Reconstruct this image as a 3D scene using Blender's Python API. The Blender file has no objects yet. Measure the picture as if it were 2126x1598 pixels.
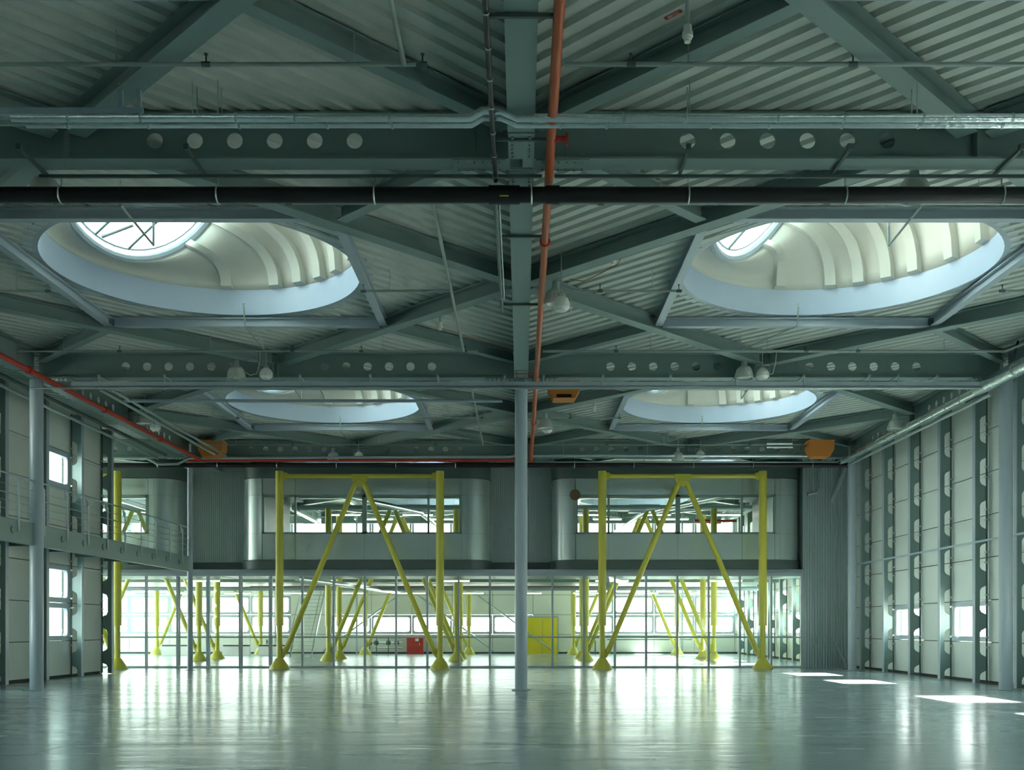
import bpy, bmesh, math, random
from mathutils import Vector, Matrix
PI = math.pi; sin = math.sin; cos = math.cos
random.seed(7)
sc = bpy.context.scene
COL = sc.collection
# ------------------------------------------------------------ camera, world, sun, exposure
FOC, CX, CY, EYE = 2169.0, 1082.0, 1302.0, 1.555
cam = bpy.data.cameras.new('camera'); camo = bpy.data.objects.new('camera', cam); COL.objects.link(camo)
cam.sensor_width = 36; cam.lens = FOC*36/2126
cam.shift_x = (1063-CX)/2126; cam.shift_y = (CY-799)/2126
cam.clip_end = 500; cam.clip_start = .05
camo.location = (0, 0, EYE); camo.rotation_euler = (PI/2, 0, 0)
sc.camera = camo
sc.view_settings.view_transform = 'Standard'; sc.view_settings.look = 'None'
sc.view_settings.gamma = 1; sc.view_settings.use_curve_mapping = False
sc.view_settings.exposure = 3.28
w = bpy.data.worlds.new('sky'); sc.world = w; w.use_nodes = True
nt = w.node_tree; bg = nt.nodes['Background']; bg.inputs[1].default_value = 1.0
tc = nt.nodes.new('ShaderNodeTexCoord'); sx = nt.nodes.new('ShaderNodeSeparateXYZ'); cr = nt.nodes.new('ShaderNodeValToRGB')
nt.links.new(tc.outputs['Generated'], sx.inputs[0]); nt.links.new(sx.outputs['Z'], cr.inputs[0]); nt.links.new(cr.outputs[0], bg.inputs[0])
cr.color_ramp.elements[0].color = (1.0, 1.06, 1.0, 1); cr.color_ramp.elements[0].position = .0
cr.color_ramp.elements[1].color = (.66, .98, .98, 1); cr.color_ramp.elements[1].position = .8
sl = bpy.data.lights.new('sun', 'SUN'); sl.energy = 14; sl.angle = .01; sl.color = (1, .95, .84)
so = bpy.data.objects.new('sun', sl); COL.objects.link(so)
sdir = Vector((-1, 0, -math.tan(math.radians(28))))
so.rotation_euler = sdir.to_track_quat('-Z', 'Y').to_euler(); so.location = (40, 20, 30)
try:
    sc.cycles.max_bounces = 14; sc.cycles.diffuse_bounces = 8; sc.cycles.glossy_bounces = 5; sc.cycles.transparent_max_bounces = 16
    sc.cycles.caustics_reflective = True; sc.cycles.caustics_refractive = False
    sc.cycles.sample_clamp_indirect = 8
except Exception: pass

# ------------------------------------------------------------ materials
def mat(name, col, rough=.5, metal=0, noise=0, nscale=3, bump=0, bscale=20, emit=None, spec=None, stretch=(1,1,1)):
    m = bpy.data.materials.new(name); m.use_nodes = True
    t = m.node_tree; b = t.nodes['Principled BSDF']
    b.inputs['Base Color'].default_value = (*col, 1); b.inputs['Roughness'].default_value = rough; b.inputs['Metallic'].default_value = metal
    if spec is not None: b.inputs['Specular IOR Level'].default_value = spec
    tx = t.nodes.new('ShaderNodeTexCoord'); mp = t.nodes.new('ShaderNodeMapping'); mp.inputs['Scale'].default_value = stretch
    t.links.new(tx.outputs['Object'], mp.inputs[0])
    n = t.nodes.new('ShaderNodeTexNoise'); n.inputs['Scale'].default_value = nscale; n.inputs['Detail'].default_value = 4
    t.links.new(mp.outputs[0], n.inputs['Vector'])
    mx = t.nodes.new('ShaderNodeMix'); mx.data_type = 'RGBA'
    k = max(noise, .02)
    mx.inputs[6].default_value = (*[c*(1-k) for c in col], 1); mx.inputs[7].default_value = (*[min(1, c*(1+k)) for c in col], 1)
    t.links.new(n.outputs[0], mx.inputs[0]); t.links.new(mx.outputs[2], b.inputs['Base Color'])
    if bump:
        n2 = t.nodes.new('ShaderNodeTexNoise'); n2.inputs['Scale'].default_value = bscale; n2.inputs['Detail'].default_value = 3
        t.links.new(mp.outputs[0], n2.inputs['Vector'])
        bm = t.nodes.new('ShaderNodeBump'); bm.inputs['Strength'].default_value = bump; bm.inputs['Distance'].default_value = .02
        t.links.new(n2.outputs[0], bm.inputs['Height']); t.links.new(bm.outputs[0], b.inputs['Normal'])
    if emit:
        b.inputs['Emission Color'].default_value = (*emit[0], 1); b.inputs['Emission Strength'].default_value = emit[1]
    return m
STEEL = mat('grey_green_steel_paint', (.21, .295, .28), .42, 0, .06, 2)
STEEL2 = mat('grey_blue_steel_paint', (.40, .47, .53), .32, 0, .05, 2)
DECK = mat('galvanised_roof_deck', (.56, .61, .565), .45, .05, .08, 3)
SLAB = mat('roof_build_up', (.3, .3, .3), .9)
RING = mat('pale_blue_ring_paint', (.46, .56, .70), .4, 0, .04, 2)
SHELL = mat('cream_dome_shell', (.60, .61, .55), .5, 0, .05, 4, .08, 8)
PANEL = mat('pale_grey_wall_panel', (.70, .75, .70), .5, 0, .05, 1.2)
JOINT = mat('dark_joint', (.05, .06, .06), .7)
DARK = mat('dark_steel', (.10, .14, .135), .45, .2)
BLACK = mat('black_pipe', (.012, .012, .014), .35)
FOIL = mat('silver_foil_lagging', (.78, .84, .86), .22, 1, .1, 8, .5, 14)
GALV = mat('galvanised_steel', (.50, .58, .57), .35, .75, .12, 12)
CLAD = mat('brushed_metal_cladding', (.56, .65, .65), .27, .6, .06, 2, .04, 40, stretch=(1, 1, .15))
CORR = mat('corrugated_metal_cladding', (.48, .56, .56), .36, .4, .05, 2)
ORANGE = mat('orange_red_pipe_paint', (.46, .085, .02), .38, 0, .06, 4)
RED = mat('red_paint', (.5, .035, .02), .4)
HEAT = mat('orange_heater_paint', (.62, .22, .04), .45)
YEL = mat('yellow_steel_paint', (.60, .56, .075), .33, 0, .05, 3)
YDOOR = mat('yellow_door_paint', (.80, .66, .02), .4)
PALE = mat('rail_paint_as_lit', (.62, .68, .74), .35)  # paler than the other steel; light on the balusters put into the colour
WHITE = mat('white_paint', (.78, .80, .76), .4)
WALLP = mat('white_rear_wall_panel', (.72, .74, .68), .55, 0, .04, 1)
GROUND = mat('outdoor_paving', (.50, .50, .46), .9, 0, .1, .6)
BROWN = mat('brown_stain', (.14, .10, .05), .6)
LIT = mat('lit_tube', (.9, .9, .85), .4, 0, emit=((1, .97, .85), 1.6))
def glassmat(name, tint, refl=.08, rough=.02):
    m = bpy.data.materials.new(name); m.use_nodes = True; t = m.node_tree; t.nodes.clear()
    o = t.nodes.new('ShaderNodeOutputMaterial'); mx = t.nodes.new('ShaderNodeMixShader')
    tr = t.nodes.new('ShaderNodeBsdfTransparent'); tr.inputs[0].default_value = (*tint, 1)
    g = t.nodes.new('ShaderNodeBsdfGlossy'); g.inputs['Roughness'].default_value = rough; g.inputs[0].default_value = (.9, .95, .95, 1)
    fr = t.nodes.new('ShaderNodeFresnel'); ge = t.nodes.new('ShaderNodeNewGeometry'); mr = t.nodes.new('ShaderNodeMapRange')
    mr.inputs[3].default_value = 1.45; mr.inputs[4].default_value = 1/1.45      # same sheet reflectance from either side
    t.links.new(ge.outputs['Backfacing'], mr.inputs[0]); t.links.new(mr.outputs[0], fr.inputs[0])
    t.links.new(fr.outputs[0], mx.inputs[0]); t.links.new(tr.outputs[0], mx.inputs[1]); t.links.new(g.outputs[0], mx.inputs[2]); t.links.new(mx.outputs[0], o.inputs[0])
    return m
GLASS = glassmat('clear_glass', (.93, .97, .95))
LENS = glassmat('lamp_glass', (.72, .76, .72), rough=.15)
def milky():
    t = LENS.node_tree; o = [n for n in t.nodes if n.type == 'OUTPUT_MATERIAL'][0]; old = o.inputs[0].links[0].from_socket
    d = t.nodes.new('ShaderNodeBsdfDiffuse'); d.inputs[0].default_value = (.75, .78, .72, 1); mx = t.nodes.new('ShaderNodeMixShader'); mx.inputs[0].default_value = .5
    t.links.new(old, mx.inputs[1]); t.links.new(d.outputs[0], mx.inputs[2]); t.links.new(mx.outputs[0], o.inputs[0])
milky()
PIPE = mat('grey_green_pipe', (.34, .40, .37), .42, .35, .08, 6)
def shellmat():      # cream shell that lets a little warm sun through
    t = SHELL.node_tree; b = t.nodes['Principled BSDF']; o = t.nodes['Material Output']
    tl = t.nodes.new('ShaderNodeBsdfTranslucent'); tl.inputs[0].default_value = (.95, .70, .42, 1)
    mx = t.nodes.new('ShaderNodeMixShader'); mx.inputs[0].default_value = .02
    t.links.new(b.outputs[0], mx.inputs[1]); t.links.new(tl.outputs[0], mx.inputs[2]); t.links.new(mx.outputs[0], o.inputs[0])
shellmat()
def floormat():
    m = mat('polished_concrete', (.30, .37, .38), .16, 0, .10, .35, 0, 1)
    t = m.node_tree; b = t.nodes['Principled BSDF']
    tx = t.nodes.new('ShaderNodeTexCoord'); mp = t.nodes.new('ShaderNodeMapping'); mp.inputs['Scale'].default_value = (.55, 2.2, 1)
    t.links.new(tx.outputs['Object'], mp.inputs[0])
    n = t.nodes.new('ShaderNodeTexNoise'); n.inputs['Scale'].default_value = 1.6; n.inputs['Detail'].default_value = 5; n.inputs['Roughness'].default_value = .6
    t.links.new(mp.outputs[0], n.inputs['Vector'])
    bm = t.nodes.new('ShaderNodeBump'); bm.inputs['Strength'].default_value = .5; bm.inputs['Distance'].default_value = .02
    t.links.new(n.outputs[0], bm.inputs['Height']); t.links.new(bm.outputs[0], b.inputs['Normal'])
    n2 = t.nodes.new('ShaderNodeTexNoise'); n2.inputs['Scale'].default_value = .8; n2.inputs['Detail'].default_value = 6
    t.links.new(mp.outputs[0], n2.inputs['Vector'])
    mr = t.nodes.new('ShaderNodeMapRange'); mr.inputs[3].default_value = .13; mr.inputs[4].default_value = .36
    t.links.new(n2.outputs[0], mr.inputs[0]); t.links.new(mr.outputs[0], b.inputs['Roughness'])
    b.inputs['Specular IOR Level'].default_value = .7
    b.inputs['Coat Weight'].default_value = .2; b.inputs['Coat Roughness'].default_value = .12
    return m
FLOOR = floormat()

# ------------------------------------------------------------ mesh builder
class MB:
    def __init__(s): s.v = []; s.f = []
    def add(s, vs, fs):
        o = len(s.v); s.v += [tuple(v) for v in vs]; s.f += [tuple(i+o for i in f) for f in fs]; return s
    def box(s, x0, x1, y0, y1, z0, z1):
        return s.add([(x0,y0,z0),(x1,y0,z0),(x1,y1,z0),(x0,y1,z0),(x0,y0,z1),(x1,y0,z1),(x1,y1,z1),(x0,y1,z1)],
                     [(0,3,2,1),(4,5,6,7),(0,1,5,4),(1,2,6,5),(2,3,7,6),(3,0,4,7)])
    def obox(s, p, q, n0, n1, z0, z1):     # bar from p to q in plan, offset n0..n1 sideways
        p = Vector((p[0], p[1])); q = Vector((q[0], q[1])); d = (q-p).normalized(); n = Vector((-d.y, d.x))
        a = [p+n*n0, q+n*n0, q+n*n1, p+n*n1]
        return s.add([(k.x, k.y, z) for z in (z0, z1) for k in a], [(0,3,2,1),(4,5,6,7),(0,1,5,4),(1,2,6,5),(2,3,7,6),(3,0,4,7)])
    def ibeam(s, p, q, wd, z0, z1, tf=.02, tw=.014):
        s.obox(p, q, -wd/2, wd/2, z0, z0+tf); s.obox(p, q, -wd/2, wd/2, z1-tf, z1); return s.obox(p, q, -tw/2, tw/2, z0+tf, z1-tf)
    def tube(s, pts, r, n=12, caps=True):
        P = [Vector(p) for p in pts]; rs = r if isinstance(r, (list, tuple)) else [r]*len(P)
        rings = []; prev = None
        for i, p in enumerate(P):
            if i == 0: d = P[1]-P[0]
            elif i == len(P)-1: d = P[-1]-P[-2]
            else: d = (P[i]-P[i-1]).normalized()+(P[i+1]-P[i]).normalized()
            d.normalize()
            if prev is None:
                a = Vector((0,0,1)) if abs(d.z) < .9 else Vector((1,0,0)); u = d.cross(a).normalized()
            else: u = (prev-d*prev.dot(d)).normalized()
            prev = u; v = d.cross(u)
            k = 1.0
            if 0 < i < len(P)-1:
                c = (P[i]-P[i-1]).normalized().dot(d); k = 1/max(c, .5)
            rings.append([p+(u*cos(2*PI*j/n)+v*sin(2*PI*j/n))*rs[i] for j in range(n)])
        vs = [v for r_ in rings for v in r_]; fs = []
        for i in range(len(P)-1):
            for j in range(n): fs.append((i*n+j, i*n+(j+1)%n, (i+1)*n+(j+1)%n, (i+1)*n+j))
        if caps: fs.append(tuple(range(n-1, -1, -1))); fs.append(tuple((len(P)-1)*n+j for j in range(n)))
        return s.add(vs, fs)
    def lathe(s, prof, o=(0,0,0), n=20, squash=1):
        vs = [(o[0]+r*cos(2*PI*j/n), o[1]+r*sin(2*PI*j/n)*squash, o[2]+z) for r, z in prof for j in range(n)]
        fs = [(i*n+j, i*n+(j+1)%n, (i+1)*n+(j+1)%n, (i+1)*n+j) for i in range(len(prof)-1) for j in range(n)]
        return s.add(vs, fs)
    def prism(s, poly, a0, a1, axis='y'):  # polygon in a plane, extruded along an axis
        n = len(poly)
        def P(u, v, a): return (u, a, v) if axis == 'y' else ((a, u, v) if axis == 'x' else (u, v, a))
        vs = [P(u, v, a) for a in (a0, a1) for u, v in poly]
        return s.add(vs, [tuple(range(n-1, -1, -1)), tuple(range(n, 2*n))]+[(i, (i+1)%n, (i+1)%n+n, i+n) for i in range(n)])
    def ribbon(s, pts, z0, z1, t):         # wall along a plan polyline, thickness t to its left
        N = []
        for i in range(len(pts)):
            a = Vector(pts[max(i-1, 0)]); b = Vector(pts[min(i+1, len(pts)-1)]); d = (b-a).normalized(); N.append(Vector((-d.y, d.x)))
        for i in range(len(pts)-1):
            a, b = Vector(pts[i]), Vector(pts[i+1]); c, e = a+N[i]*t, b+N[i+1]*t
            q = [a, b, e, c]; o = len(s.v)
            s.v += [(k.x, k.y, z) for z in (z0, z1) for k in q]
            F = [(0,3,2,1),(4,5,6,7),(0,1,5,4),(2,3,7,6)]
            if i == 0: F.append((3,0,4,7))
            if i == len(pts)-2: F.append((1,2,6,5))
            s.f += [tuple(x+o for x in f) for f in F]
        return s
    def build(s, name, m, parent=None, smooth=True, loc=None):
        me = bpy.data.meshes.new(name)
        off = Vector((0,0,0))
        if parent is not None:
            p = parent
            while p is not None: off += p.location; p = p.parent
        elif loc is not None: off = Vector(loc)
        me.from_pydata([tuple(Vector(v)-off) for v in s.v], [], s.f)
        bm = bmesh.new(); bm.from_mesh(me); bmesh.ops.remove_doubles(bm, verts=bm.verts, dist=1e-5)
        bmesh.ops.recalc_face_normals(bm, faces=bm.faces); bm.to_mesh(me); bm.free()
        me.materials.append(m)
        if smooth: me.shade_smooth(); me.set_sharp_from_angle(angle=.6)
        o = bpy.data.objects.new(name, me); COL.objects.link(o)
        if parent is not None: o.parent = parent
        elif loc is not None: o.location = loc
        return o
def thing(name, label, cat, loc=(0,0,0), group=None):
    o = bpy.data.objects.new(name, None); COL.objects.link(o); o.location = loc; o.empty_display_size = .2
    o['label'] = label; o['category'] = cat
    if group: o['group'] = group
    return o
def tag(o, label, cat, group=None):
    o['label'] = label; o['category'] = cat
    if group: o['group'] = group
    return o
def struct(o): o['kind'] = 'structure'; return o
KIDS = {}
def kids(o): return [c for c in bpy.data.objects if c.parent == o]
def dup(o, loc, label, group=None, rz=None, parent=None):
    def cp(a, par):
        c = a.copy(); COL.objects.link(c); c.parent = par
        for k in kids(a): cp(k, c)
        return c
    r = cp(o, None); r.location = loc; r['label'] = label
    if rz is not None: r.rotation_euler = (0, 0, rz)
    if group: r['group'] = group
    return r

# ------------------------------------------------------------ grid
YG = [1.87, 13.87, 25.87, 37.87, 49.87, 61.87]
ZB, ZT = 7.70, 8.32            # main beam bottom and top
ZD = 8.35                      # deck underside
XR, XL = 12.85, -14.12          # faces of the side walls
YEND = 62.2
YBACK = -4.0
# ------------------------------------------------------------ floor, ground, roof
struct(MB().box(-26.2, 13.4, YBACK-.2, YEND+.2, -.25, 0).build('floor', FLOOR))
m = MB().box(-120, -26.2, -80, 140, -.4, -.06).box(13.4, 120, -80, 140, -.4, -.06).box(-26.2, 13.4, -80, YBACK-.2, -.4, -.06).box(-26.2, 13.4, YEND+.2, 140, -.4, -.06)
struct(m.build('ground', GROUND))
m = MB()
for y in (7.87, 13.87, 19.87, 25.95, 31.87, 37.9): m.box(-13.6, 12.4, y-.006, y+.006, 0, .0012)
for x in (-6, 6): m.box(x-.006, x+.006, YBACK, 40, 0, .0012)
struct(m.build('trim_3', DARK))
def deck(xc, yc, sgn, hx=6., hy=6., hole=3.0):
    """trapezoidal deck, folds run along (sgn,1)/sqrt2, clipped to the bay and the round opening"""
    m = MB(); pit = .285; prof = [(0, 0), (.15, 0), (.168, .065), (.267, .065), (.285, 0)]
    d = Vector((sgn, 1)).normalized(); n = Vector((-d.y, d.x)); L = (hx+hy)/math.sqrt(2)
    def rng(t):
        lo, hi = -1e9, 1e9
        for c, h, nn in ((d.x, hx, n.x), (d.y, hy, n.y)):
            a = (-h-nn*t)/c; b = (h-nn*t)/c
            lo = max(lo, min(a, b)); hi = min(hi, max(a, b))
        if lo > hi: lo = hi = (lo+hi)/2
        c = math.sqrt(max(hole*hole-t*t, 0)) if hole else 0
        mid = min(max(0, lo), hi)
        return lo, max(mid-c, lo) if c else mid, min(mid+c, hi) if c else mid, hi
    N = int(2*L/pit)+2; cols = []
    for i in range(N):
        for j, (pt, pz) in enumerate(prof[:-1]):
            sub = 2 if hole else 1
            a = prof[j]; b = prof[j+1]
            for k in range(sub):
                q = k/sub; t = -L+i*pit+a[0]+(b[0]-a[0])*q
                if t > L: continue
                cols.append((t, a[1]+(b[1]-a[1])*q, rng(t)))
    for A, B in zip(cols, cols[1:]):
        for i0, i1 in ((0, 1), (2, 3)):
            if A[2][i1]-A[2][i0] < 1e-4 and B[2][i1]-B[2][i0] < 1e-4: continue
            P = []
            for (t, z, r), ii in ((A, i0), (A, i1), (B, i1), (B, i0)):
                v = d*r[ii]+n*t; P.append((xc+v.x, yc+v.y, ZD+z))
            m.add(P, [(0, 1, 2, 3)])
    return m
def slab(m, xc, yc, R=3.08, h=6., n=48):
    angs = sorted(set([2*PI*k/n for k in range(n)]+[PI/4+k*PI/2 for k in range(4)]))
    def sq(a): c, s_ = cos(a), sin(a); k = h/max(abs(c), abs(s_)); return (xc+c*k, yc+s_*k)
    for a, b in zip(angs, angs[1:]+[angs[0]+2*PI]):
        i0, i1 = (xc+R*cos(a), yc+R*sin(a)), (xc+R*cos(b), yc+R*sin(b)); o0, o1 = sq(a), sq(b)
        for z0, z1 in ((8.5, 8.8),):
            m.add([(*i0, z0), (*i1, z0), (*o1, z0), (*o0, z0), (*i0, z1), (*i1, z1), (*o1, z1), (*o0, z1)], [(0,3,2,1), (4,5,6,7), (0,1,5,4)])
BAYS = [(x, YG[i]+6) for i in range(5) for x in ((-6, 6) if i < 3 else (-18, -6, 6))]
sm = MB()
for x, y in BAYS:
    struct(deck(x, y, 1 if x < 0 else -1).build('ceiling', DECK, smooth=False))
    slab(sm, x, y)
sm.box(12, 13.4, YBACK-.2, YEND+.2, 8.5, 8.8).box(-14.7, -12, YBACK-.2, 35.6, 8.5, 8.8).box(-26.2, -24, 35.3, YEND+.2, 8.5, 8.8).box(-24, -12, 35.3, 37.87, 8.5, 8.8).box(-12, 12, YBACK-.2, 1.87, 8.5, 8.8).box(-26.2, 13.4, 61.87, YEND+.2, 8.5, 8.8)
struct(sm.build('ceiling', SLAB, smooth=False))
for xc, yc, hx, hy, s_ in ((12.6, 31.87, .6, 30, -1), (-13.2, 16.3, 1.2, 19, 1), (-25, 49, 1, 13, 1), (-18, 36.6, 6, 1.27, 1), (0, -1, 12, 2.87, 1)):
    struct(deck(xc, yc, s_, hx, hy, 0).build('ceiling', DECK, smooth=False))

# ------------------------------------------------------------ main beams
def holed_web(m, L, z0, z1, holes, r, t=.014):
    xs = []; pos = -L/2; segs = []
    for h in sorted(holes):
        segs.append((pos, h-.2, None)); segs.append((h-.2, h+.2, h)); pos = h+.2
    segs.append((pos, L/2, None)); zc = 8.01; n = 24
    for a, b, h in segs:
        if h is None: m.box(a, b, -t/2, t/2, z0, z1); continue
        angs = sorted([2*PI*k/n for k in range(n)]+[math.atan2(z-zc, x-h) % (2*PI) for x in (a, b) for z in (z0, z1)])
        def sq(q):
            c, s_ = cos(q), sin(q); ks = []
            if abs(c) > 1e-6: ks.append(.2/abs(c))
            if s_ > 1e-6: ks.append((z1-zc)/s_)
            if s_ < -1e-6: ks.append((z0-zc)/s_)
            k = min(ks); return (h+c*k, zc+s_*k)
        for p, q in zip(angs, angs[1:]+[angs[0]+2*PI]):
            if q-p < 1e-5: continue
            ip, iq = (h+r*cos(p), zc+r*sin(p)), (h+r*cos(q), zc+r*sin(q)); op, oq = sq(p), sq(q)
            m.add([(ip[0], y, ip[1]) if k == 0 else (iq[0], y, iq[1]) if k == 1 else (oq[0], y, oq[1]) if k == 2 else (op[0], y, op[1]) for y in (-t/2, t/2) for k in range(4)],
                  [(0,1,2,3), (7,6,5,4), (0,4,5,1)])
HOLES = [s_*(1.14+.53*k) for s_ in (-1, 1) for k in range(6)]
m = MB(); L = 11.7
m.box(-L/2, L/2, -.17, .17, ZB, ZB+.025).box(-L/2, L/2, -.17, .17, ZT-.025, ZT)
holed_web(m, L, ZB+.025, ZT-.025, HOLES, .105)
m.box(-.012, .012, -.16, .16, ZB+.02, ZT-.02)
b0 = thing('roof_beam', 'x', 'beam', (0, 0, 8))
bb = MB(); bb.v = m.v; bb.f = m.f; bb.build('beam_section', STEEL, b0)
sp = MB()
for sx_ in (-1, 1):
    sp.box(sx_*5.45-.35, sx_*5.45+.35, -.16, .16, ZB-.018, ZB)
    for k in range(6):
        for yy in (-.11, .11): sp.tube([(sx_*5.45-.27+.108*k, yy, ZB-.018), (sx_*5.45-.27+.108*k, yy, ZB-.045)], .018, 6)
    for yy in (-.02, .008): sp.box(sx_*5.2-.2, sx_*5.2+.2, yy, yy+.012, ZB+.08, ZT-.08)
sp.build('splice_plate', STEEL, b0)
rown = {0: 'overhead behind the viewer', 1: 'nearest cross row', 2: 'middle cross row', 3: 'row above the glazed partition', 4: 'row beyond the partition', 5: 'row at the rear wall'}
first = True
def side(x): return 'left' if x < 0 else 'right'
for i in range(6):
    for x in ((-6, 6) if i < 3 else (-18, -6, 6)):
        lab = 'grey-green steel cross beam with round web holes, %s, %s side' % (rown[i], 'far left' if x < -12 else side(x))
        if first: b0.location = (x, YG[i], 8); b0['label'] = lab; first = False
        else: dup(b0, (x, YG[i], 8), lab, 'perforated cross beams')
b0['group'] = 'perforated cross beams'
rowl = ['nearest bay overhead', 'second bay', 'third bay', 'bay above cabins', 'rear bay']
for i in range(5):
    for x, nm in ((-12, 'above the left columns'), (0, 'above the central white column line'), (12, 'along the right wall')):
        dup(b0, (x, YG[i]+6, 8), 'grey-green lengthways roof beam %s, %s' % (nm, rowl[i]), 'lengthways roof beams', PI/2)

# ------------------------------------------------------------ diamond framing of each bay
f0 = thing('roof_frame', 'x', 'roof framing', (0, 0, 8), 'diamond roof frames')
pts = [(0, 6), (6, 0), (0, -6), (-6, 0)]
for i in range(4):
    p = Vector(pts[i]); q = Vector(pts[(i+1) % 4]); d = (q-p).normalized()
    MB().ibeam(p+d*.2, q-d*.2, .27, 8.02, 8.32).build('diagonal_beam', STEEL, f0)
for sx_ in (-1, 1):
    for sy in (-1, 1):
        MB().ibeam((sx_*5.8, sy*5.8), (sx_*3.12, sy*3.12), .2, 8.06, 8.31).build('corner_beam', STEEL, f0)
for a, b in (((-3, 3), (3, 3)), ((3, 3), (3, -3)), ((3, -3), (-3, -3)), ((-3, -3), (-3, 3))):
    p = Vector(a); q = Vector(b); d = (q-p).normalized()
    mm = MB().ibeam(p+d*.1, q-d*.1, .16, 8.12, 8.31)
    mm.build('trimmer_beam', STEEL2, f0)
colname = {-18: 'far left', -6: 'left', 6: 'right'}
def bayname(x, y): return '%s side, %s' % (colname[x], rowl[int((y-1.87)//12)])
for k, (x, y) in enumerate(BAYS):
    lab = 'diamond of grey steel beams under the roof deck, ' + bayname(x, y)
    if k == 0: f0.location = (x, y, 8); f0['label'] = lab
    else: dup(f0, (x, y, 8), lab, 'diamond roof frames')

# ------------------------------------------------------------ round rooflights
d0 = thing('rooflight', 'x', 'rooflight', (0, 0, 8.36), 'round hooded rooflights')
R = 2.9; Z0, Z1 = 8.36, 8.90
MB().lathe([(R, Z0), (R, Z1), (R+.06, Z1), (R+.06, Z0+.02)], n=72).build('upstand_ring', RING, d0)
MB().lathe([(R, Z0), (R+.26, Z0), (R+.26, Z0+.02), (R+.26, 8.6)], n=72).build('ring_flange', STEEL2, d0)
TA, TB = math.radians(60), math.radians(150)
nrm = Vector((sin(TA)*cos(TB), sin(TA)*sin(TB), cos(TA)))
OC = Vector((-1.24, .30, 10.62)); OR = 1.98
e2 = Vector((cos(TB), sin(TB), 0)); e1 = e2.cross(nrm).normalized()   # horizontal axis in the disc
up = nrm.cross(e1).normalized()
if up.z < 0: up = -up
if e1.cross(up).dot(nrm) < 0: pass
def hood(phi, s_, inset=0.0):
    """phi=0 under the low edge of the oculus; s_ 0..1 from ring to oculus"""
    az = TB+phi
    B = Vector(((R-inset*.0)*cos(az), (R)*sin(az), Z1))
    hx = Vector((-sin(TB), cos(TB), 0))
    O = OC-up*cos(phi)*OR+hx*sin(phi)*OR
    D = (O-B).length
    P1 = B+Vector((0, 0, D*.5)); P2 = O-nrm*D*.42
    t = s_; p = B*(1-t)**3+P1*3*t*(1-t)**2+P2*3*t*t*(1-t)+O*t**3
    if inset:
        c = Vector((0, 0, Z1+.6)); p = p+(c-p).normalized()*inset
    return p
n, k_ = 72, 14
vs = [hood(2*PI*i/n, j/k_) for j in range(k_+1) for i in range(n)]
fs = [(j*n+i, j*n+(i+1) % n, (j+1)*n+(i+1) % n, (j+1)*n+i) for j in range(k_) for i in range(n)]
o = MB().add(vs, fs).build('hood_shell', SHELL, d0)
sol = o.modifiers.new('s', 'SOLIDIFY'); sol.thickness = .04; sol.offset = 1
def rib_phi(a): return math.radians(90-a)-TB      # a measured from +Y towards +X
for a in (-8, 14, 26, 38, 50, 68, 88, 108, 126, 144, 162, 184):
    ph = rib_phi(a); m = MB(); w_ = .045
    J = 14; S1 = 1.0
    rows = []
    for j in range(J+1):
        s_ = j/J*S1
        a0 = hood(ph-w_, s_, -.0); a1 = hood(ph+w_, s_, -.0); b0_ = hood(ph-w_*.9, s_, .17); b1_ = hood(ph+w_*.9, s_, .17)
        rows.append([a0, b0_, b1_, a1])
    vs = [v for r_ in rows for v in r_]; fs = []
    for j in range(J):
        for q in range(3): fs.append((j*4+q, j*4+q+1, (j+1)*4+q+1, (j+1)*4+q))
    fs.append((3, 2, 1, 0)); m.add(vs, fs); m.build('hood_rib', SHELL, d0)
hx = Vector((-sin(TB), cos(TB), 0))
def disc(u, v, z=0): return OC+hx*u+up*v+nrm*z
m = MB(); m.tube([disc(OR*.985*cos(q), OR*.985*sin(q)) for q in [2*PI*k/48 for k in range(49)]], .085, 8)
m.tube([disc(OR*.90*cos(q), OR*.90*sin(q), .03) for q in [2*PI*k/48 for k in range(49)]], .025, 6)
fr_ = m.build('oculus_frame', STEEL2, d0)
m = MB()
bc, bs = cos(math.radians(150)), sin(math.radians(150))
for off in (-1.15, -.55, -.40, .45, 1.15):
    h = math.sqrt(max((OR*.9)**2-off*off, 0)); m.tube([disc(off*bc-q_*bs, -off*bs-q_*bc, .03) for q_ in (-h, h)], .028, 6)
m.build('glazing_bar', DARK, fr_)
m = MB(); m.add([disc(OR*.95*cos(2*PI*k/48), OR*.95*sin(2*PI*k/48), .05) for k in range(48)], [tuple(range(48))]); m.build('oculus_glass', GLASS, fr_)
m = MB(); m.tube([disc(.35, -OR*.86, -.02), disc(.15, -OR*.62, -.5)], .035, 8)
m.build('window_opener', GALV, d0)
for k, (x, y) in enumerate(BAYS):
    lab = 'round rooflight with cream ribbed hood, ' + bayname(x, y)
    if k == 0: d0.location = (x, y, 8.36); d0['label'] = lab
    else: dup(d0, (x, y, 8.36), lab, 'round hooded rooflights')

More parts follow.
